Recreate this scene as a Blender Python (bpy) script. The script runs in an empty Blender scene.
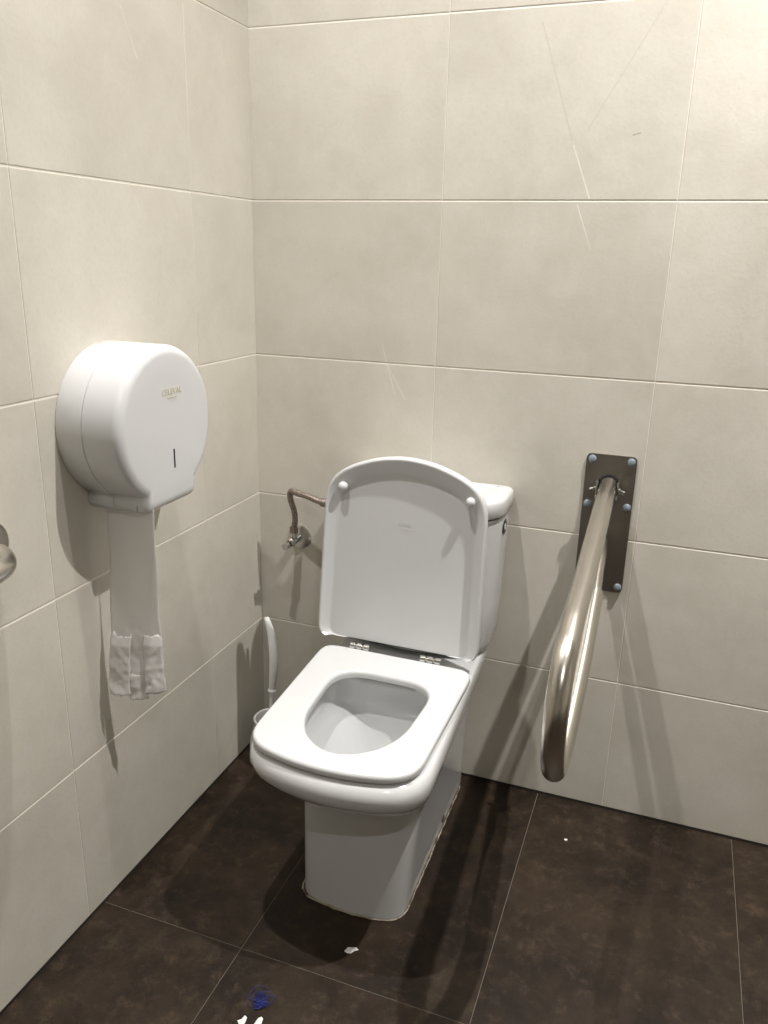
import bpy, bmesh, math, random
from mathutils import Vector, Matrix, noise
random.seed(7)
C = bpy.context.scene.collection
PI = math.pi

# ---------------------------------------------------------------- helpers
def link(name, bm, mat, parent=None, smooth=True, angle=40):
    me = bpy.data.meshes.new(name)
    bmesh.ops.recalc_face_normals(bm, faces=bm.faces[:])
    bm.to_mesh(me); bm.free()
    o = bpy.data.objects.new(name, me); C.objects.link(o)
    mats = mat if isinstance(mat, (list, tuple)) else [mat]
    for m in mats: me.materials.append(m)
    if smooth:
        me.shade_smooth()
        me.set_sharp_from_angle(angle=math.radians(angle))
    if parent:
        o.parent = parent
        o.location = -parent.location
    return o

def tag(o, label, cat, group=None):
    o['label'] = label; o['category'] = cat
    if group: o['group'] = group
    return o

def thing(name, loc, label, cat, group=None):
    o = bpy.data.objects.new(name, None); C.objects.link(o)
    o.location = loc; o.empty_display_size = .05
    return tag(o, label, cat, group)

def struct(o):
    o['kind'] = 'structure'; return o

def catmull(pts, n=8):
    P = [Vector(p) for p in pts]
    P = [2*P[0]-P[1]] + P + [2*P[-1]-P[-2]]
    out = []
    for i in range(1, len(P)-2):
        for k in range(n):
            t = k/n
            a, b, c, d = P[i-1], P[i], P[i+1], P[i+2]
            out.append(.5*((2*b)+(c-a)*t+(2*a-5*b+4*c-d)*t*t+(3*b-a-3*c+d)*t**3))
    out.append(P[-2]); return out

def tube(bm, pts, r, seg=20, cap=True):
    """r may be a number or a list, one value per point"""
    pts = [Vector(p) for p in pts]; n = len(pts)
    R = r if isinstance(r, (list, tuple)) else [r]*n
    T = []
    for i in range(n):
        a = pts[max(i-1, 0)]; b = pts[min(i+1, n-1)]; T.append((b-a).normalized())
    up = Vector((0, 0, 1)) if abs(T[0].z) < .9 else Vector((1, 0, 0))
    N = (up - T[0]*up.dot(T[0])).normalized(); rings = []
    for i in range(n):
        N = (N - T[i]*N.dot(T[i])).normalized(); B = T[i].cross(N)
        rings.append([bm.verts.new(pts[i]+(N*math.cos(2*PI*k/seg)+B*math.sin(2*PI*k/seg))*R[i]) for k in range(seg)])
    for a, b in zip(rings, rings[1:]):
        for k in range(seg):
            bm.faces.new((a[k], a[(k+1) % seg], b[(k+1) % seg], b[k]))
    if cap:
        bm.faces.new(rings[0]); bm.faces.new(rings[-1])
    return rings

def lathe(bm, prof, origin, axis, seg=32):
    """prof: list of (radius, distance along axis)"""
    ax = Vector(axis).normalized(); o = Vector(origin)
    up = Vector((0, 0, 1)) if abs(ax.z) < .9 else Vector((1, 0, 0))
    N = (up-ax*up.dot(ax)).normalized(); B = ax.cross(N); prev = None
    for r, h in prof:
        if r < 1e-6: ring = [bm.verts.new(o+ax*h)]
        else: ring = [bm.verts.new(o+ax*h+(N*math.cos(2*PI*k/seg)+B*math.sin(2*PI*k/seg))*r) for k in range(seg)]
        if prev:
            for k in range(seg):
                k2 = (k+1) % seg
                if len(ring) == 1 and len(prev) == 1: continue
                if len(ring) == 1: bm.faces.new((prev[k], prev[k2], ring[0]))
                elif len(prev) == 1: bm.faces.new((prev[0], ring[k2], ring[k]))
                else: bm.faces.new((prev[k], prev[k2], ring[k2], ring[k]))
        prev = ring

def box(bm, lo, hi, bev=0, seg=2):
    b2 = bmesh.new()
    bmesh.ops.create_cube(b2, size=1)
    lo, hi = Vector(lo), Vector(hi)
    for v in b2.verts:
        v.co = Vector([(lo[i]+hi[i])/2 + v.co[i]*(hi[i]-lo[i]) for i in range(3)])
    if bev: bmesh.ops.bevel(b2, geom=b2.edges[:], offset=bev, segments=seg, affect='EDGES', profile=.5)
    me = bpy.data.meshes.new('tmp'); b2.to_mesh(me); b2.free(); bm.from_mesh(me); bpy.data.meshes.remove(me)

NO = 112
def outline(x0b, x1b, x0f, x1f, yb, yf, bow, rb, rf, n=NO, back_bow=0):
    """closed plan outline of a seat-like shape, starting at the middle of the back, going to +x.
    x0b,x1b back corners; x0f,x1f front corners; yf is the foremost y; bow how far the corners sit behind it."""
    yc = yf+bow
    poly = [(Vector((x1b, yb)), rb), (Vector((x1f, yc)), rf)]
    m = 6
    for k in range(1, m):
        t = k/m; x = x1f+(x0f-x1f)*t
        poly.append((Vector((x, yc-bow*(1-(2*t-1)**2))), 0))
    poly += [(Vector((x0f, yc)), rf), (Vector((x0b, yb)), rb)]
    pts = [Vector(((x0b+x1b)/2, yb))]
    L = len(poly)
    for i, (p, r) in enumerate(poly):
        if r <= 0: pts.append(p); continue
        a = poly[i-1][0] if i > 0 else pts[0]
        b = poly[(i+1) % L][0] if i < L-1 else pts[0]
        da = (a-p); db = (b-p)
        d = min(r, da.length*.95, db.length*.95)
        A = p+da.normalized()*d; Bp = p+db.normalized()*d
        for k in range(9):
            t = k/8; pts.append(A*(1-t)**2+p*2*t*(1-t)+Bp*t*t)
    pts.append(pts[0].copy())
    # arc length resample
    cum = [0]
    for a, b in zip(pts, pts[1:]): cum.append(cum[-1]+(b-a).length)
    out = []; j = 0
    for k in range(n):
        s = cum[-1]*k/n
        while cum[j+1] < s: j += 1
        t = (s-cum[j])/max(cum[j+1]-cum[j], 1e-9)
        out.append(pts[j].lerp(pts[j+1], t))
    for _ in range(3):
        out = [(out[i-1]+out[i]*2+out[(i+1) % n])/4 for i in range(n)]
    return out

def loft(bm, rings, closed_start=False, closed_end=False):
    """rings: lists of 3-vectors of equal length"""
    V = [[bm.verts.new(p) for p in r] for r in rings]
    for a, b in zip(V, V[1:]):
        n = len(a)
        for k in range(n): bm.faces.new((a[k], a[(k+1) % n], b[(k+1) % n], b[k]))
    if closed_start: bm.faces.new(V[0])
    if closed_end: bm.faces.new(V[-1])
    return V

def flat(o2, z): return [Vector((p.x, p.y, z)) for p in o2]

def text_mesh(name, body, size, mat, parent, origin, xdir, ydir, depth=.0003):
    cu = bpy.data.curves.new(name, 'FONT'); cu.body = body; cu.size = size; cu.extrude = depth
    cu.align_x = 'CENTER'; cu.align_y = 'CENTER'
    to = bpy.data.objects.new(name+'_tmp', cu); C.objects.link(to)
    dg = bpy.context.evaluated_depsgraph_get()
    me = bpy.data.meshes.new_from_object(to.evaluated_get(dg))
    bpy.data.objects.remove(to)
    xd, yd = Vector(xdir).normalized(), Vector(ydir).normalized(); zd = xd.cross(yd)
    for v in me.vertices:
        v.co = Vector(origin)+xd*v.co.x+yd*v.co.y+zd*v.co.z
    me.materials.clear(); me.materials.append(mat)
    o = bpy.data.objects.new(name, me); C.objects.link(o)
    if parent: o.parent = parent; o.location = -parent.location
    return o

# ---------------------------------------------------------------- materials
def mat(name, col, rough=.5, metal=0, coat=0, spec=.5):
    m = bpy.data.materials.new(name); m.use_nodes = True
    b = m.node_tree.nodes['Principled BSDF']
    b.inputs['Base Color'].default_value = (*col, 1); b.inputs['Roughness'].default_value = rough
    b.inputs['Metallic'].default_value = metal; b.inputs['Coat Weight'].default_value = coat
    b.inputs['Coat Roughness'].default_value = .05
    b.inputs['Specular IOR Level'].default_value = spec
    return m

class NT:
    def __init__(s, m): s.t = m.node_tree; s.n = s.t.nodes; s.l = s.t.links; s.b = s.n['Principled BSDF']
    def new(s, typ, **kw):
        x = s.n.new(typ)
        for k, v in kw.items(): setattr(x, k, v)
        return x
    def put(s, sock, v):
        if isinstance(v, bpy.types.NodeSocket): s.l.new(v, sock)
        else: sock.default_value = v
    def math(s, op, a, b=0, c=None, clamp=False):
        x = s.new('ShaderNodeMath', operation=op, use_clamp=clamp)
        s.put(x.inputs[0], a); s.put(x.inputs[1], b)
        if c is not None: s.put(x.inputs[2], c)
        return x.outputs[0]
    def vmath(s, op, a, b=None, scale=None):
        x = s.new('ShaderNodeVectorMath', operation=op)
        s.put(x.inputs[0], a)
        if b is not None: s.put(x.inputs[1], b)
        if scale is not None: s.put(x.inputs['Scale'], scale)
        return x
    def noise(s, vec, scale, detail=4, rough=.5, dist=0):
        x = s.new('ShaderNodeTexNoise'); s.put(x.inputs['Vector'], vec)
        x.inputs['Scale'].default_value = scale; x.inputs['Detail'].default_value = detail
        x.inputs['Roughness'].default_value = rough; x.inputs['Distortion'].default_value = dist
        return x.outputs['Fac']
    def ramp(s, v, a, b, lo=0., hi=1.):
        x = s.new('ShaderNodeMapRange'); x.interpolation_type = 'SMOOTHSTEP'
        s.put(x.inputs['Value'], v); s.put(x.inputs['From Min'], a); s.put(x.inputs['From Max'], b)
        s.put(x.inputs['To Min'], lo); s.put(x.inputs['To Max'], hi); return x.outputs[0]
    def mix(s, f, a, b):
        x = s.new('ShaderNodeMix', data_type='RGBA'); s.put(x.inputs[0], f); s.put(x.inputs[6], a); s.put(x.inputs[7], b)
        return x.outputs[2]
    def bump(s, h, strength, dist):
        x = s.new('ShaderNodeBump'); x.inputs['Strength'].default_value = strength
        x.inputs['Distance'].default_value = dist; s.put(x.inputs['Height'], h)
        s.l.new(x.outputs[0], s.b.inputs['Normal'])
    def obj(s): return s.new('ShaderNodeTexCoord').outputs['Object']

def seg_mask(N, vec, a, b, w):
    """1 near the segment a-b (a faint vein in the stone), fading at w"""
    a, b = Vector(a), Vector(b); ab = b-a
    pa = N.vmath('SUBTRACT', vec, tuple(a)).outputs[0]
    h = N.math('DIVIDE', N.vmath('DOT_PRODUCT', pa, tuple(ab)).outputs['Value'], ab.length_squared, clamp=True)
    q = N.vmath('SCALE', tuple(ab), scale=h); 
    d = N.vmath('DISTANCE', pa, q.outputs[0]).outputs['Value']
    return N.ramp(d, w, 0., 0., 1.)

def wall_material(name, veins=()):
    m = mat(name, (.6, .56, .48), .42); N = NT(m)
    at = N.new('ShaderNodeAttribute', attribute_name='tile').outputs['Fac']
    co = N.obj()
    sh = N.new('ShaderNodeCombineXYZ')
    for i, k in enumerate((7.3, 3.1, 5.7)): N.put(sh.inputs[i], N.math('MULTIPLY', at, k))
    v = N.vmath('ADD', co, sh.outputs[0]).outputs[0]
    big = N.noise(v, 3.5, 5, .6, .3); mid = N.noise(v, 16, 6, .65, .5); fine = N.noise(v, 160, 4, .6)
    c = N.mix(N.ramp(big, .3, .7), (.545, .514, .444, 1), (.625, .595, .520, 1))
    c = N.mix(N.ramp(mid, .35, .75, 0, .35), c, (.67, .635, .575, 1))
    c = N.mix(N.ramp(fine, .45, .8, 0, .22), c, (.45, .415, .36, 1))
    # short cream veins: thin contour of a distorted noise, kept only in patches
    vn = N.noise(v, 1.6, 3, .55, .3); ln = N.math('ABSOLUTE', N.math('SUBTRACT', vn, .5))
    patch = N.ramp(N.noise(v, 5, 2), .54, .66)
    c = N.mix(N.math('MULTIPLY', N.ramp(ln, .003, 0., 0, .12), patch), c, (.74, .71, .64, 1))
    tint = N.math('MULTIPLY_ADD', at, .10, .95)
    c2 = N.vmath('SCALE', c, scale=tint).outputs[0]
    wob = N.vmath('SCALE', N.vmath('SUBTRACT', N.new('ShaderNodeTexNoise').outputs['Color'], (.5, .5, .5)).outputs[0], scale=.0)
    for a, b, w, col, s in veins:
        k = seg_mask(N, co, a, b, w)
        k = N.math('MULTIPLY', k, N.ramp(mid, .35, .55, s*.5, s))
        c2 = N.mix(k, c2, (*col, 1))
    N.put(N.b.inputs['Base Color'], c2)
    N.put(N.b.inputs['Roughness'], N.ramp(mid, .3, .7, .36, .5))
    h = N.math('ADD', N.math('MULTIPLY', mid, .6), N.math('MULTIPLY', fine, .4))
    N.bump(h, .42, .0014)
    return m

CRM = (.76, .73, .66)
BR = (.42, .38, .30)
M = {}
M['wall_b'] = wall_material('beige stone tile back', [
    ((.680, 0, 1.412), (.717, 0, 1.321), .0021, (.80, .78, .71), .9), ((.696, 0, 1.309), (.728, 0, 1.230), .0019, (.80, .78, .71), .75),
    ((.605, 0, 1.62), (.676, 0, 1.422), .002, BR, .4), ((.812, 0, 1.628), (.703, 0, 1.439), .0022, BR, .35),
    ((.340, 0, .919), (.308, 0, 1.025), .0028, (.74, .72, .65), .7), ((.364, 0, .910), (.315, 0, .993), .0024, (.74, .72, .65), .6),
    ((.785, 0, 1.428), (.797, 0, 1.431), .0022, (.25, .2, .15), .8)])
M['wall_l'] = wall_material('beige stone tile left', [
    ((0, -.419, 1.583), (0, -.382, 1.514), .0016, CRM, .6), ((0, -.412, 1.298), (0, -.388, 1.239), .0014, CRM, .6), ((0, -.374, 1.031), (0, -.321, 1.007), .0016, CRM, .3)])
M['grout'] = mat('cream grout', (.86, .82, .74), .9)
M['gap'] = mat('dark floor joint', (.02, .016, .012), .8)
M['ceil'] = mat('white plaster', (.8, .79, .76), .9)

def floor_material():
    m = mat('dark brown stoneware', (.05, .035, .025), .4, spec=.25); N = NT(m)
    at = N.new('ShaderNodeAttribute', attribute_name='tile').outputs['Fac']; co = N.obj()
    sh = N.new('ShaderNodeCombineXYZ')
    for i, k in enumerate((5.3, 9.1, 2.7)): N.put(sh.inputs[i], N.math('MULTIPLY', at, k))
    v = N.vmath('ADD', co, sh.outputs[0]).outputs[0]
    big = N.noise(v, 5.5, 10, .72, .3); mid = N.noise(v, 30, 8, .8, .2); fine = N.noise(v, 220, 5, .75)
    c = N.mix(N.ramp(big, .35, .68), (.012, .0072, .0040, 1), (.031, .0195, .0110, 1))
    c = N.mix(N.ramp(mid, .48, .72, 0, .55), c, (.080, .052, .030, 1))
    c = N.mix(N.ramp(fine, .5, .75, 0, .5), c, (.010, .007, .005, 1))
    N.put(N.b.inputs['Base Color'], c)
    N.put(N.b.inputs['Roughness'], N.ramp(mid, .3, .7, .45, .65))
    N.bump(N.math('ADD', mid, N.math('MULTIPLY', fine, .5)), .35, .0015)
    return m
M['floor'] = floor_material()
M['fgrout'] = mat('grey floor grout', (.13, .11, .085), .9)

M['ceramic'] = mat('white glazed ceramic', (.625, .63, .63), .12, coat=.4)
M['seat'] = mat('white seat plastic', (.625, .63, .63), .20)
M['plastic'] = mat('white abs plastic', (.65, .655, .66), .18)
M['plastic2'] = mat('translucent white plastic', (.70, .70, .68), .3)
M['grey'] = mat('pale grey print', (.40, .40, .40), .5)
M['pale'] = mat('faint grey print', (.58, .58, .58), .4)
M['gold'] = mat('gold print', (.50, .47, .28), .5)
M['black'] = mat('black plastic', (.02, .02, .02), .4)
M['dark'] = mat('dark brown rubber', (.07, .04, .03), .5)
M['bright'] = mat('bright white plastic', (.80, .80, .78), .3)
M['satin'] = mat('satin chrome', (.66, .65, .62), .3, metal=1)
M['chrome'] = mat('chrome', (.62, .62, .60), .12, metal=1)
M['cap'] = mat('blue grey screw cap', (.20, .23, .27), .4)
M['water'] = mat('toilet water', (.9, .95, .95), .02)
NTw = NT(M['water']); NTw.b.inputs['Transmission Weight'].default_value = 1; NTw.b.inputs['IOR'].default_value = 1.33

def steel(name, col, rough, axis, sc=500):
    m = mat(name, col, rough, metal=1); N = NT(m)
    mp = N.new('ShaderNodeMapping'); N.put(mp.inputs['Vector'], N.obj())
    s = [sc]*3; s[axis] = 6; mp.inputs['Scale'].default_value = s
    n = N.noise(mp.outputs[0], 1, 3, .6)
    N.put(N.b.inputs['Roughness'], N.ramp(n, .3, .7, rough*.97, rough*1.05)); return m
M['steel'] = steel('brushed steel tube', (.62, .585, .53), .26, 1)
M['plate'] = steel('brushed steel plate', (.34, .315, .285), .36, 0)

def braid():
    m = mat('braided hose', (.36, .31, .27), .4, metal=.8); N = NT(m)
    w = N.new('ShaderNodeTexVoronoi'); N.put(w.inputs['Vector'], N.obj()); w.inputs['Scale'].default_value = 420
    N.bump(w.outputs['Distance'], .6, .001)
    N.put(N.b.inputs['Base Color'], N.mix(N.ramp(w.outputs['Distance'], .2, .7), (.42, .36, .32, 1), (.22, .18, .15, 1)))
    return m
M['braid'] = braid()

def seal():
    m = mat('old sealant', (.4, .33, .22), .7); N = NT(m); co = N.obj()
    n = N.noise(co, 30, 4, .6)
    N.put(N.b.inputs['Base Color'], N.mix(N.ramp(n, .45, .6), (.36, .32, .25, 1), (.10, .06, .025, 1)))
    N.bump(N.noise(co, 200, 3), .5, .002); return m
M['seal'] = seal()

def paper():
    m = mat('tissue paper', (.93, .925, .92), .85); N = NT(m)
    out = N.n['Material Output']; tr = N.new('ShaderNodeBsdfTranslucent'); tr.inputs['Color'].default_value = (.90, .88, .86, 1)
    mx = N.new('ShaderNodeMixShader'); mx.inputs[0].default_value = .42
    N.l.new(N.b.outputs[0], mx.inputs[1]); N.l.new(tr.outputs[0], mx.inputs[2]); N.l.new(mx.outputs[0], out.inputs[0])
    co = N.obj(); N.bump(N.noise(co, 60, 4, .5, .8), .3, .002); return m
M['paper'] = paper()
M['thread'] = mat('blue thread', (.008, .018, .16), .6)

# ---------------------------------------------------------------- the room
W, D, H = 2.90, 3.80, 2.60
def tiled(name, us, vs, f, mats, gap_bottom=False, g=.0012, bev=.0015, dep=.0009, gu=.0006):
    """us, vs grout line positions; f(u, v, d) -> point, d is depth behind the surface"""
    bm = bmesh.new(); ids = []
    def face(vs_, mi, t):
        fc = bm.faces.new(vs_); fc.material_index = mi; ids.append(t)
    q = [bm.verts.new(f(u, v, dep+.0002)) for u, v in ((us[0], vs[0]), (us[-1], vs[0]), (us[-1], vs[-1]), (us[0], vs[-1]))]
    face(q, 1, 0)
    for i in range(len(us)-1):
        for j in range(len(vs)-1):
            t = random.random()
            a, b, c, d = us[i]+gu, us[i+1]-gu, vs[j]+g, vs[j+1]-g
            if gap_bottom and j == 0: c = vs[0]+.006
            rings = []
            for k, (ins, dd) in enumerate(((0, .004), (0, dep), (bev*.3, dep*.3), (bev, 0))):
                rings.append([bm.verts.new(f(u, v, dd)) for u, v in
                              ((a+ins, c+ins), (b-ins, c+ins), (b-ins, d-ins), (a+ins, d-ins))])
            for r0, r1 in zip(rings, rings[1:]):
                for k in range(4): face((r0[k], r0[(k+1) % 4], r1[(k+1) % 4], r1[k]), 0, t)
            face(rings[-1], 0, t)
    me = bpy.data.meshes.new(name); bm.to_mesh(me); bm.free()
    at = me.attributes.new('tile', 'FLOAT', 'FACE')
    at.data.foreach_set('value', ids)
    for m in mats: me.materials.append(m)
    o = bpy.data.objects.new(name, me); C.objects.link(o)
    return struct(o)

rows = [0, .3265, .6565, .9865, 1.3165, 1.6465, 1.9765, 2.3065, H+.001]
xs = [-.0016, .4289, .8755, 1.322, 1.768, 2.214, 2.66, W+.0016]
ys = [-.0016, .237, .6955, 1.153, 1.610, 2.067, 2.524, 2.98, 3.437, D+.0016]
tiled('wall_back', xs, rows, lambda u, v, d: (u, d, v), [M['wall_b'], M['grout']], True)
tiled('wall_left', ys, rows, lambda u, v, d: (-d, -u, v), [M['wall_l'], M['grout']], True)
tiled('wall_right', ys, rows, lambda u, v, d: (W+d, -u, v), [M['wall_l'], M['grout']], True)
tiled('wall_front', xs, rows, lambda u, v, d: (u, -D-d, v), [M['wall_b'], M['grout']], True)
tiled('floor', [-.127, .300, .7275, 1.155, 1.5825, 2.01, 2.4375, 2.865, 3.2925], [-.20, .652, 1.504, 2.356, 3.208, 4.06], lambda u, v, d: (min(max(u, 0), W), -min(max(v, 0), D), -d),
      [M['floor'], M['fgrout']], g=.0006, bev=.0008, dep=.0007)
for nm, lo, hi in (('trim_1', (0, -.0004, .0), (W, .0012, .0058)), ('trim_2', (-.0012, -D, .0), (.0004, 0, .0058)),
                   ('trim_3', (W-.0004, -D, 0), (W+.0012, 0, .0058)), ('trim_4', (0, -D-.0012, 0), (W, -D+.0004, .0058))):
    bm = bmesh.new(); box(bm, lo, hi); struct(link(nm, bm, M['gap'], smooth=False))
bm = bmesh.new(); box(bm, (0, -D, H), (W, 0, H+.05)); struct(link('ceiling', bm, M['ceil'], smooth=False))

# ---------------------------------------------------------------- ceiling downlights (above the frame) and their light
M['lens'] = mat('lit lamp glass', (1, 1, 1), .3)
b = M['lens'].node_tree.nodes['Principled BSDF']; b.inputs['Emission Color'].default_value = (1, .93, .82, 1); b.inputs['Emission Strength'].default_value = 6
def downlight(x, y, power, label):
    t = thing('ceiling_downlight', (x, y, H), label, 'ceiling light', 'recessed ceiling downlights')
    bm = bmesh.new(); lathe(bm, [(.052, 0), (.052, -.006), (.048, -.008), (.040, -.006), (.038, -.001)], (x, y, H), (0, 0, 1)); link('ring', bm, M['chrome'], t)
    bm = bmesh.new(); lathe(bm, [(.0, -.0015), (.038, -.0015)], (x, y, H), (0, 0, 1)); link('lens', bm, M['lens'], t)
    L = bpy.data.lights.new('downlight_beam', 'AREA'); L.shape = 'DISK'; L.size = .035; L.energy = power; L.color = (1, .972, .945); L.spread = math.radians(130)
    o = bpy.data.objects.new('downlight_beam', L); C.objects.link(o); o.parent = t; o.location = (0, 0, -.012)
downlight(1.36, -.46, 33, 'recessed round ceiling downlight right of the toilet')
downlight(.27, -.73, 15, 'recessed round ceiling downlight above the toilet on the left')
downlight(1.45, -2.3, 12.5, 'recessed round ceiling downlight nearest the camera')

# ---------------------------------------------------------------- toilet
T = thing('toilet', (.44, -.3, 0), 'white close-coupled toilet with raised lid, standing against the tiled back wall', 'toilet')
ol = outline
secs = [
    (.000, ol(.342, .546, .338, .552, -.003, -.504, .016, .01, .028)),
    (.100, ol(.341, .548, .337, .559, -.003, -.503, .016, .01, .028)),
    (.200, ol(.336, .553, .336, .568, -.003, -.502, .018, .01, .028)),
    (.250, ol(.328, .560, .334, .574, -.003, -.506, .020, .01, .04)),
    (.272, ol(.318, .566, .328, .580, -.003, -.520, .024, .01, .06)),
    (.288, ol(.307, .573, .315, .592, -.003, -.556, .030, .01, .08)),
    (.302, ol(.298, .574, .300, .598, -.003, -.588, .036, .015, .09)),
    (.320, ol(.290, .580, .288, .609, -.003, -.615, .040, .02, .09)),
    (.342, ol(.284, .585, .279, .617, -.003, -.634, .042, .02, .08)),
    (.362, ol(.281, .588, .276, .619, -.003, -.639, .042, .02, .075)),
    (.376, ol(.280, .588, .277, .617, -.003, -.634, .042, .02, .07)),
    (.382, ol(.281, .587, .280, .613, -.0035, -.628, .042, .02, .07)),
    (.3855, ol(.284, .584, .284, .609, -.005, -.622, .042, .02, .065)),
    (.3865, ol(.291, .578, .290, .602, -.008, -.614, .042, .02, .06)),
    (.3865, ol(.322, .562, .322, .562, -.288, -.592, .070, .07, .11)),
    (.384, ol(.326, .558, .326, .558, -.292, -.588, .070, .07, .11)),
    (.372, ol(.326, .558, .326, .558, -.292, -.588, .070, .07, .11)),
    (.335, ol(.318, .566, .318, .566, -.280, -.592, .072, .07, .11)),
    (.315, ol(.322, .562, .322, .562, -.278, -.588, .074, .07, .11)),
    (.300, ol(.333, .551, .333, .551, -.282, -.574, .076, .07, .11)),
    (.275, ol(.350, .534, .350, .534, -.288, -.548, .076, .075, .11)),
    (.240, ol(.366, .518, .366, .518, -.300, -.508, .070, .07, .10)),
    (.205, ol(.384, .500, .384, .500, -.318, -.455, .060, .06, .09)),
    (.170, ol(.402, .482, .402, .482, -.335, -.425, .050, .04, .07)),
    (.130, ol(.415, .470, .415, .470, -.345, -.405, .030, .03, .04)),
]
bm = bmesh.new(); loft(bm, [flat(o, z) for z, o in secs], True, True)
link('bowl', bm, M['ceramic'], T, angle=60)
bm = bmesh.new(); loft(bm, [flat(ol(.381, .503, .381, .503, -.315, -.460, .060, .06, .09), .2085)], True)
link('water', bm, M['water'], T)
# sealant bead round the foot
bo = ol(.339, .549, .335, .555, .0, -.507, .016, .01, .028)
bm = bmesh.new()
pts = [Vector((p.x+random.uniform(-.001, .001), p.y+random.uniform(-.0012, .0012), .0022)) for p in bo[12:101]]
tube(bm, pts, [random.uniform(.0009, .0019)*(1.6 if p.y < -.44 and p.x < .45 else 1) for p in pts], 8); link('sealant_bead', bm, M['seal'], T)
bm = bmesh.new(); lathe(bm, [(.0085, -.002), (.0085, .002), (.006, .0035), (0, .0035)], (.5485, -.200, .022), (1, 0, 0), 20)
link('anchor_cap', bm, M['dark'], T)

# cistern body and lid
cs = [(.3870, (.292, .578, -.012, -.138)), (.3890, (.281, .589, -.006, -.150)), (.397, (.271, .599, -.003, -.160)), (.412, (.266, .604, -.003, -.165)), (.50, (.262, .608, -.003, -.167)),
      (.60, (.259, .611, -.003, -.169)), (.700, (.256, .614, -.003, -.171)), (.7015, (.260, .610, -.006, -.168))]
def cis(a, b, yb, yf): return ol(a, b, a, b, yb, yf, .036, .006, .07)
bm = bmesh.new(); loft(bm, [flat(cis(*a), z) for z, a in cs], True, True)
cis_o = link('cistern', bm, M['ceramic'], T, angle=60)
ls = [(.7065, (.260, .610, -.006, -.168)), (.7065, (.252, .618, -.002, -.175)), (.709, (.250, .620, -.001, -.177)), (.736, (.2495, .6205, -.001, -.1775)),
      (.7425, (.252, .618, -.003, -.175)), (.7455, (.257, .613, -.007, -.169)), (.7465, (.264, .606, -.013, -.161)), (.7455, (.282, .588, -.024, -.146)), (.7445, (.30, .57, -.034, -.134))]
bm = bmesh.new(); loft(bm, [flat(cis(*a), z) for z, a in ls], True, True)
lid_o = link('cistern_lid', bm, M['ceramic'], T, angle=60)
bm = bmesh.new(); lathe(bm, [(.0, .7440), (.024, .7440), (.024, .7480), (.021, .7495), (.0, .7495)], (.435, -.085, 0), (0, 0, 1)); link('flush_button', bm, M['chrome'], T)
text_mesh('maker_mark', 'Roca', .009, M['grey'], T, (.590, -.022, .7462), (1, 0, 0), (0, 1, 0))
bm = bmesh.new(); lathe(bm, [(.0165, -.003), (.0165, .0010), (.0145, .0022), (.0095, .0022), (.009, .0008), (0, .0008)], (.6132, -.062, .672), (1, 0, 0), 28)
link('side_inlet_plug', bm, [M['black']], T)
bm = bmesh.new(); lathe(bm, [(.007, -.001), (.007, .0013), (0, .0018)], (.6142, -.062, .672), (1, 0, 0), 20); link('plug_centre', bm, M['plastic'], T)

# seat ring: rounded section
def ring_part(bm, outer, inner, z0, z1, r):
    def off(o, d):
        c = sum(o, Vector((0, 0)))/len(o); out = []
        n = len(o)
        for i in range(n):
            t = (o[(i+1) % n]-o[i-1]).normalized(); nrm = Vector((t.y, -t.x))
            if nrm.dot(o[i]-c) < 0: nrm = -nrm
            out.append(o[i]+nrm*d)
        return out
    R = []
    for k in range(5):
        a = PI/2*k/4; R.append(flat(off(outer, -r*(1-math.sin(a))), z0+r*(1-math.cos(a)) if 0 else z0+r*.6*(1-math.sin(PI/2-a)) ))
    R.append(flat(outer, z1-r))
    for k in range(1, 6):
        a = PI/2*k/5; R.append(flat(off(outer, -r*(1-math.cos(a))), z1-r+r*math.sin(a)))
    ri = r*1.2
    R.append(flat(off(inner, ri*1.3), z1-.0003))
    for k in range(0, 6):
        a = PI/2*k/5; R.append(flat(off(inner, ri*(1-math.sin(a))), z1-ri+ri*math.cos(a)))
    R.append(flat(inner, z0+.001)); R.append(flat(off(inner, .002), z0)); 
    V = loft(bm, R)
    n = len(V[0])
    for k in range(n): bm.faces.new((V[-1][k], V[-1][(k+1) % n], V[0][(k+1) % n], V[0][k]))
S0 = ol(.268, .601, .286, .600, -.211, -.627, .034, .022, .045)
S1 = ol(.338, .549, .352, .540, -.299, -.577, .076, .070, .12)
bm = bmesh.new(); ring_part(bm, S0, S1, .3895, .4055, .0065)
link('seat', bm, M['seat'], T, angle=50)
for x, y in ((.302, -.33), (.583, -.33), (.312, -.55), (.575, -.55)):
    bm = bmesh.new(); box(bm, (x-.008, y-.015, .3862), (x+.008, y+.015, .3925), .001)
    link('seat_buffer', bm, M['plastic'], T)

# raised seat cover (shell, recess towards the room)
def cover_ring(d, depth, n=NO, side=None):
    s = side if side is not None else d
    o = ol(.246+s, .604-s, .264+s, .604-s, -.417, -.831+d, .058-d*.1, .004, .042)
    tilt = .030
    out = []
    for p in o:
        z = -p.y; dd = depth
        if z < .424 and .246+.024 < p.x < .604-.022: dd = max(depth, -.0035)
        y = -.190+(z-.408)*.022+dd
        out.append(Vector((p.x, y, z)))
    return out
rings = [cover_ring(.012, .0085), cover_ring(.004, .006), cover_ring(.0, .000), cover_ring(.0, -.010), cover_ring(.0012, -.0135), cover_ring(.0035, -.0150), cover_ring(.006, -.0148),
         cover_ring(.009, -.0130, side=.008), cover_ring(.034, -.0020, side=.021), cover_ring(.038, -.0008, side=.024), cover_ring(.044, -.0006, side=.028)]
bm = bmesh.new(); V = loft(bm, rings, True, True)
cov = link('seat_cover', bm, M['seat'], T, angle=24)
def cy(z, depth): return -.190+(z-.408)*.022+depth
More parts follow.
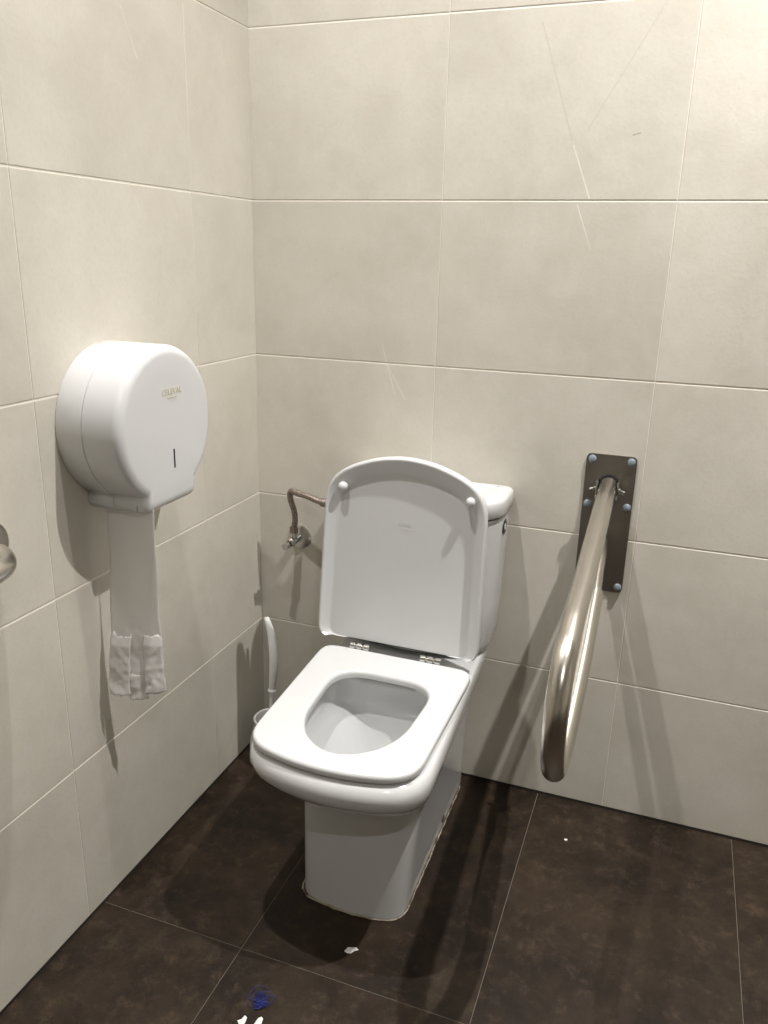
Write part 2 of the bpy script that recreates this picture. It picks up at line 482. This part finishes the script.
for x, z in ((.3005, .757), (.570, .757)):
    bm = bmesh.new(); y = cy(z, -.0015)
    lathe(bm, [(.0098, 0), (.0098, .008), (.0092, .014), (.007, .0175), (.003, .0195), (0, .0198)], (x, y, z), (0, -1, 0), 24)
    link('cover_buffer', bm, M['seat'], T)
zc = .690; text_mesh('printed_mark', 'Roca', .014, M['pale'], T, (.4335, cy(zc, -.0008), zc), (1, 0, 0), (0, .022, 1), .0002)
bm = bmesh.new(); box(bm, (.418, cy(.677, -.0009), .6772), (.452, cy(.677, -.0002), .6778)); box(bm, (.424, cy(.672, -.0009), .6722), (.446, cy(.672, -.0002), .6727)); link('printed_line', bm, M['pale'], T)
# hinges
for x in (.348, .506):
    bm = bmesh.new()
    tube(bm, [(x-.022, -.2045, .4065), (x+.022, -.2045, .4065)], .0050, 16)
    h = link('hinge', bm, M['chrome'], T)
    for dx in (-.016, 0, .016):
        bm = bmesh.new(); tube(bm, [(x+dx-.0055, -.2045, .4065), (x+dx+.0055, -.2045, .4065)], .0078, 18)
        k = link('knuckle', bm, M['chrome'], h); k.location = (0, 0, 0)
    bm = bmesh.new(); box(bm, (x-.017, -.207, .3867), (x+.017, -.198, .4015), .001); k = link('hinge_foot', bm, M['chrome'], h); k.location = (0, 0, 0)

# ---------------------------------------------------------------- angle valve and hose
A = thing('angle_valve', (.108, 0, .558), 'chrome angle valve with round rosette on the back wall left of the toilet', 'valve')
bm = bmesh.new(); lathe(bm, [(.030, .0012), (.0295, -.003), (.024, -.006), (.012, -.008), (.0, -.008)], (.108, 0, .558), (0, 1, 0)); link('rosette', bm, M['satin'], A)
bm = bmesh.new(); tube(bm, [(.108, -.006, .558), (.108, -.046, .558)], .009, 20); tube(bm, [(.108, -.034, .556), (.108, -.034, .578)], .0085, 18); link('valve_body', bm, M['chrome'], A)
bm = bmesh.new(); tube(bm, [(.108, -.0465, .558), (.106, -.056, .556)], [.0115, .0115], 8); tube(bm, [(.105, -.0565, .556), (.102, -.070, .552)], [.0075, .0095], 16); link('valve_handle', bm, M['chrome'], A)
Hs = thing('water_hose', (.110, -.034, .58), 'short braided metal hose bent from the valve towards the cistern', 'hose')
path = catmull([(.108, -.034, .590), (.112, -.035, .612), (.111, -.038, .636), (.1055, -.041, .656), (.1035, -.043, .672), (.1065, -.045, .6815), (.116, -.048, .6845), (.136, -.053, .681), (.155, -.057, .680), (.185, -.061, .6735), (.215, -.062, .6715), (.236, -.062, .671)], 6)
bm = bmesh.new(); tube(bm, path, .0070, 16); link('braided_tube', bm, M['braid'], Hs)
bm = bmesh.new(); tube(bm, [(.108, -.034, .5785), (.108, -.034, .592)], .0108, 6); link('coupling_nut', bm, M['braid'], Hs, smooth=False)
bm = bmesh.new(); tube(bm, [(.192, -.061, .6715), (.208, -.062, .671)], .0095, 16); link('ferrule', bm, M['braid'], Hs)
bm = bmesh.new(); tube(bm, [(.232, -.062, .671), (.2555, -.062, .671)], .0115, 6); link('coupling_nut', bm, M['chrome'], Hs, smooth=False)

# ---------------------------------------------------------------- toilet brush
Bh = thing('brush_holder', (.078, -.115, 0), 'white round toilet brush holder on the floor in the corner', 'brush holder')
bm = bmesh.new(); lathe(bm, [(0, .001), (.055, .001), (.057, .004), (.054, .06), (.043, .108), (.0445, .112), (.0445, .118), (.0425, .120), (.039, .118), (.038, .108), (.043, .06), (.046, .01), (0, .008)], (.082, -.115, 0), (0, 0, 1), 40)
link('holder_tub', bm, M['plastic2'], Bh)
Br = thing('toilet_brush', (.078, -.115, .01), 'white plastic toilet brush, handle sticking up out of its holder in the corner', 'toilet brush')
bm = bmesh.new()
hp = catmull([(.083, -.112, .196), (.086, -.111, .225), (.088, -.110, .265), (.085, -.107, .305), (.077, -.102, .345), (.064, -.098, .378)], 6)
n = len(hp); rr = [.0078+.0034*math.sin(PI*min(1, i/n*1.15)) if i < n*.9 else .0078-.005*((i/n-.9)/.1)**2 for i in range(n)]
tube(bm, hp, rr, 16); link('handle', bm, M['bright'], Br)
bm = bmesh.new(); tube(bm, [(.078, -.115, .09), (.0825, -.113, .190)], .0052, 14); link('stem', bm, M['bright'], Br)
bm = bmesh.new(); tube(bm, [(.0823, -.1125, .188), (.0826, -.112, .192), (.083, -.112, .198)], [.008, .0105, .008], 16); link('collar', bm, M['bright'], Br)
bm = bmesh.new(); lathe(bm, [(0, .012), (.022, .014), (.034, .035), (.036, .07), (.030, .092), (0, .096)], (.078, -.115, 0), (0, 0, 1), 24)
for v in bm.verts: v.co += Vector((random.uniform(-1, 1), random.uniform(-1, 1), 0))*.0015
link('bristles', bm, M['plastic'], Br)

# ---------------------------------------------------------------- paper dispenser on the left wall
DY, DZ, DR = -.525, .929, .1325
def dring(s, x, n=120, chin=True):
    pts = []
    a0 = math.asin(.070/DR)            # where the chin meets the circle
    m = n-16
    for k in range(m+1):
        a = -PI/2+a0+(2*PI-2*a0)*k/m
        pts.append(Vector((DR*math.cos(a), DR*math.sin(a))))
    # chin: down, across, up
    c = [(-.0705, -.122), (-.0708, -.132), (-.069, -.1375), (-.065, -.1405)]
    lower = [Vector(p) for p in c]
    for k in range(1, 8): lower.append(Vector((-.065+.130*k/8, -.1412)))
    lower += [Vector((-p[0], p[1])) for p in reversed(c)]
    pts += lower
    # inset by s towards the inside (approximate by scaling)
    k = (DR-s)/DR
    return [Vector((x, DY+p.x*k, DZ+p.y*k)) for p in pts]
Dp = thing('paper_dispenser', (0, DY, DZ), 'white round jumbo toilet paper dispenser mounted on the left wall', 'paper dispenser')
bm = bmesh.new(); loft(bm, [dring(.001, .0003), dring(.0, .002), dring(.0, .0495), dring(.0015, .0505)], True, True); link('back_case', bm, M['plastic'], Dp, angle=50)
fr = [dring(.0015, .0512), dring(.0, .0522)]
RF = .017; FX = .107; fr.append(dring(0, FX))
for k in range(1, 8):
    a = PI/2*k/7; fr.append(dring(RF*(1-math.cos(a)), FX+RF*math.sin(a)*.92))
for s, dx in ((.05, 0), (.09, 0), (.12, 0)): fr.append(dring(s, FX+RF*.92+dx))
bm = bmesh.new(); loft(bm, fr, True, True); link('front_cover', bm, M['plastic'], Dp, angle=50)
bm = bmesh.new(); box(bm, (.120, -.519, .8525), (.1236, -.5155, .8855), .0004)
link('key_slot', bm, M['black'], Dp)
bm = bmesh.new(); lathe(bm, [(.0062, 0), (.0062, .0022), (.005, .0032), (0, .0036)], (.094, DY-.0706, .7985), (0, -1, 0), 20); link('release_button', bm, M['seat'], Dp)
text_mesh('gold_lettering', 'CELEVAL', .0145, M['gold'], Dp, (.1229, -.514, .9835), (0, 1, 0), (0, 0, 1), .00015)
bm = bmesh.new(); box(bm, (.1220, -.528, .9735), (.1233, -.501, .9745)); link('gold_underline', bm, M['gold'], Dp)

# hanging strip of paper
def strip(name, u0, u1, z0, z1, parent, bulge=0., seed=1, nu=22, nv=70, lift=0., curl=0., ragged=.003, crink=1.):
    rnd = random.Random(seed); ph = [rnd.uniform(0, 6.28) for _ in range(8)]
    rag = [rnd.uniform(-1, 1)*ragged for _ in range(nu+1)]
    bm = bmesh.new(); V = []
    for j in range(nv+1):
        row = []
        for i in range(nu+1):
            u = u0+(u1-u0)*i/nu; v = j/nv; z = z1+(z0-z1)*v
            if j == nv: z += rag[i]
            if j == 0 and z1 < .7: z += rag[-1-i]*1.2+.012*noise.noise(Vector((i*.3, seed, 0)))
            t = max(0, min(1, (.79-z)/.36))            # 0 at the dispenser, 1 at the tail
            tw = .42*t**1.6; w = .098-.004*math.sin(PI*t)
            xc = .072-.004*t; yc = -.580-.010*t
            s = (u-.5)*w
            x = xc+s*math.cos(tw); y = yc+s*math.sin(tw)
            k = max(0, (t-.55)/.45)
            y += .0012*math.sin(9*t+ph[0])*math.sin(PI*u) - .010*t*math.sin(PI*u)**2*.5
            if z1 < .7: y -= .0003; k *= min(1, v*3+.15)
            y += crink*k*(.0055*noise.noise(Vector((u*3.2+seed, z*26, seed)))+.0030*noise.noise(Vector((u*9, z*80, seed*2.))))
            y -= lift*min(1, v*6)+bulge*math.sin(PI*i/nu)*v
            x += .0012*math.sin(14*t+ph[4])+crink*k*.0010*math.sin(55*t+ph[5])
            row.append(bm.verts.new((x, y, z)))
        V.append(row)
    for a, b in zip(V, V[1:]):
        for i in range(nu): bm.faces.new((a[i], a[i+1], b[i+1], b[i]))
    o = link(name, bm, M['paper'], parent)
    s = o.modifiers.new('thickness', 'SOLIDIFY'); s.thickness = .00015
    return o
P = thing('hanging_toilet_paper', (.07, -.58, .79), 'strip of white toilet paper hanging out of the round dispenser, folded crumpled end', 'toilet paper')
strip('paper_sheet', 0, 1, .447, .795, P, seed=3)
strip('folded_edge', -.01, .42,   .441, .553, P, seed=5, nu=14, nv=36, lift=.004, bulge=.003, ragged=.002, crink=.9)
strip('folded_edge', .66, 1.02, .444, .558, P, seed=8, nu=12, nv=36, lift=.004, bulge=.003, ragged=.002, crink=.9)
strip('loose_tail', .36, .72, .430, .48, P, seed=11, nu=10, nv=16, lift=.001, ragged=.001, crink=.8)

# ---------------------------------------------------------------- fold-down grab bar on the back wall
G = thing('grab_bar', (.812, 0, .69), 'brushed steel U-shaped grab bar folded down beside the toilet, on a screwed wall plate', 'grab bar')
bm = bmesh.new(); box(bm, (.7615, -.005, .540), (.8615, -.0003, .8345))
es = [e for e in bm.edges if abs(e.verts[0].co.x-e.verts[1].co.x) < 1e-6 and abs(e.verts[0].co.z-e.verts[1].co.z) < 1e-6]
bmesh.ops.bevel(bm, geom=es, offset=.010, segments=6, affect='EDGES', profile=.5)
link('wall_plate', bm, M['plate'], G, smooth=False)
for x, z in ((.7735, .8235), (.8505, .8235), (.7725, .728), (.8515, .728), (.7735, .552), (.8520, .552)):
    bm = bmesh.new(); lathe(bm, [(.0082, .005), (.0082, .007), (.0068, .0105), (.0035, .0122), (0, .0125)], (x, 0, z), (0, -1, 0), 24); link('screw_cap', bm, M['cap'], G)
for sx in (-1, 1):
    bm = bmesh.new(); xx = .811+sx*.0205
    box(bm, (xx-.0016, -.046, .752), (xx+.0016, -.0045, .788), .0012); link('hinge_ear', bm, M['chrome'], G)
    bm = bmesh.new(); tube(bm, [(xx+sx*.0018, -.036, .769), (xx+sx*.006, -.036, .769)], .0065, 16); tube(bm, [(xx+sx*.0062, -.036, .769), (xx+sx*.013, -.037, .766)], [.0038, .005], 12); link('hinge_pin', bm, M['chrome'], G)
bm = bmesh.new(); lathe(bm, [(.0205, .0048), (.0205, .0058), (.018, .0065), (0, .0065)], (.811, 0, .773), (0, -1, 0), 28); link('hinge_socket', bm, M['black'], G)
BX = .8155
gp = [(.811, -.018, .7735), (.812, -.10, .7625), (.8135, -.20, .7485), (.8145, -.30, .734), (BX, -.40, .718), (BX, -.48, .7055), (BX, -.545, .694), (BX, -.600, .668), (BX, -.634, .622),
      (BX, -.640, .566), (BX, -.624, .513), (BX, -.588, .475), (.8165, -.535, .462), (.8175, -.48, .474), (.8185, -.41, .502), (.819, -.33, .533), (.818, -.25, .565), (.817, -.17, .596)]
bm = bmesh.new(); tube(bm, catmull(gp, 8), .0176, 36); link('bent_tube', bm, M['steel'], G)
bm = bmesh.new(); lathe(bm, [(.0172, 0), (.0172, .003), (.013, .004), (0, .004)], gp[-1], (0, .93, .36), 28); link('end_collar', bm, M['chrome'], G)
bm = bmesh.new(); tube(bm, [(.817, -.168, .5968), (.814, -.10, .622), (.812, -.012, .650)], .0125, 24); link('support_rod', bm, M['steel'], G)
bm = bmesh.new(); tube(bm, [(.799, -.172, .612), (.805, -.170, .613)], .003, 12); link('set_screw', bm, M['chrome'], G)

# grab rail reaching in from the left edge of the frame
K = thing('wall_rail', (0, -.800, .785), 'polished steel rail end with round flange on the left wall, cut by the frame', 'grab rail')
bm = bmesh.new(); lathe(bm, [(.036, 0), (.036, .003), (.033, .005), (0, .005)], (.0003, -.815, .790), (1, 0, 0), 36); link('flange', bm, M['steel'], K)
kp = catmull([(.006, -.817, .784), (.020, -.818, .781), (.034, -.823, .777), (.047, -.837, .774), (.054, -.860, .773), (.057, -.90, .772), (.056, -.98, .774), (.056, -1.12, .77), (.056, -1.25, .763), (.055, -1.285, .761), (.03, -1.30, .76), (.006, -1.302, .76)], 8)
bm = bmesh.new(); tube(bm, kp, .0165, 28); link('rail_tube', bm, M['steel'], K)
bm = bmesh.new(); lathe(bm, [(.036, 0), (.036, .003), (.033, .005), (0, .005)], (.0003, -1.302, .76), (1, 0, 0), 36); link('flange', bm, M['steel'], K)

# ---------------------------------------------------------------- litter on the floor
def scrap(name, pts, z, label, seed=0, h=.002):
    r = random.Random(seed); bm = bmesh.new()
    c = Vector((sum(p[0] for p in pts)/len(pts), sum(p[1] for p in pts)/len(pts)))
    cv = bm.verts.new((c.x, c.y, z+h))
    mids = [bm.verts.new(((c.x+p[0])/2, (c.y+p[1])/2, z+r.uniform(.4, 1.4)*h)) for p in pts]
    outs = [bm.verts.new((p[0], p[1], z+r.uniform(0, .8)*h)) for p in pts]
    n = len(pts)
    for k in range(n):
        k2 = (k+1) % n
        bm.faces.new((cv, mids[k], mids[k2])); bm.faces.new((mids[k], outs[k], outs[k2], mids[k2]))
    o = link(name, bm, M['bright'], None, smooth=False)
    s = o.modifiers.new('thickness', 'SOLIDIFY'); s.thickness = .0005
    return tag(o, label, 'paper scrap')
def sc(cx, cy, L): return [(cx+a, cy+b) for a, b in L]
scrap('paper_scrap', sc(.489, -.585, [(-.0115, -.006), (-.004, -.0085), (.002, -.006), (.006, .002), (.012, .006), (.006, .010), (-.002, .006), (-.008, .004)]), .0006, 'small torn scrap of white paper on the dark floor in front of the toilet', 2)
scrap('paper_scrap', sc(.377, -.785, [(-.006, -.018), (.004, -.02), (.005, .004), (.003, .012), (-.002, .014), (-.0045, .006), (-.009, .001), (-.004, -.003)]), .0006, 'left of two white paper shreds at the bottom edge below the blue threads', 3)
scrap('paper_scrap', sc(.402, -.780, [(-.005, -.02), (.005, -.02), (.0055, .006), (.004, .014), (0, .017), (-.004, .013), (-.0055, .004)]), .0006, 'right of two white paper shreds at the bottom edge below the blue threads', 4)
scrap('paper_crumb', sc(.813, -.140, [(-.004, -.001), (0, -.003), (.004, 0), (.002, .003), (-.003, .002)]), .0004, 'tiny white crumb on the dark floor to the right of the grab bar end', 5, .001)
bm = bmesh.new(); rr = random.Random(12)
for k in range(16):
    a = rr.uniform(0, 6.28); cx, cy = .386+rr.gauss(0, .004), -.738+rr.gauss(0, .004); R = rr.uniform(.004, .024); p = []
    for j in range(9):
        b_ = a+j*.75*rr.uniform(.6, 1.2)
        p.append((cx+R*math.cos(b_)*rr.uniform(.6, 1.1), cy+R*math.sin(b_)*rr.uniform(.6, 1.1)+.004, .0008+rr.uniform(0, .006)))
    tube(bm, catmull(p, 4), .00022, 5)
for k in range(12):
    cx, cy = .389+rr.gauss(0, .0035), -.7445+rr.gauss(0, .0028)
    p = [(cx+rr.gauss(0, .004), cy+rr.gauss(0, .003), .0012+rr.uniform(0, .004)) for _ in range(6)]
    tube(bm, catmull(p, 4), .00055, 5)
tag(link('blue_thread', bm, M['thread']), 'small tangle of blue threads on the dark floor near the bottom edge', 'thread')

# ---------------------------------------------------------------- camera
yaw, pit, rol = -3.45000e-01, -3.082e-01, 2.45e-02
yaw, pit, rol = math.radians(-19.76600974), math.radians(-17.65631781), math.radians(1.40090973)
fw = Vector((math.sin(yaw)*math.cos(pit), math.cos(yaw)*math.cos(pit), math.sin(pit)))
rt = Vector((math.cos(yaw), -math.sin(yaw), 0)); up = rt.cross(fw)
r2 = rt*math.cos(rol)+up*math.sin(rol); u2 = -rt*math.sin(rol)+up*math.cos(rol)
cam = bpy.data.cameras.new('camera'); co = bpy.data.objects.new('camera', cam); C.objects.link(co)
co.matrix_world = Matrix(((r2.x, u2.x, -fw.x, .91794848), (r2.y, u2.y, -fw.y, -1.65988177), (r2.z, u2.z, -fw.z, 1.20916923), (0, 0, 0, 1)))
cam.sensor_fit = 'VERTICAL'; cam.sensor_height = 36; cam.lens = 805.916*36/1024; cam.clip_start = .02
bpy.context.scene.camera = co
w = bpy.data.worlds.new('world'); bpy.context.scene.world = w; w.use_nodes = True
w.node_tree.nodes['Background'].inputs[0].default_value = (1, .95, .88, 1); w.node_tree.nodes['Background'].inputs[1].default_value = .02
vs = bpy.context.scene.view_settings
vs.view_transform = 'Standard'; vs.look = 'None'; vs.gamma = 1; vs.use_curve_mapping = False; vs.exposure = -0.1
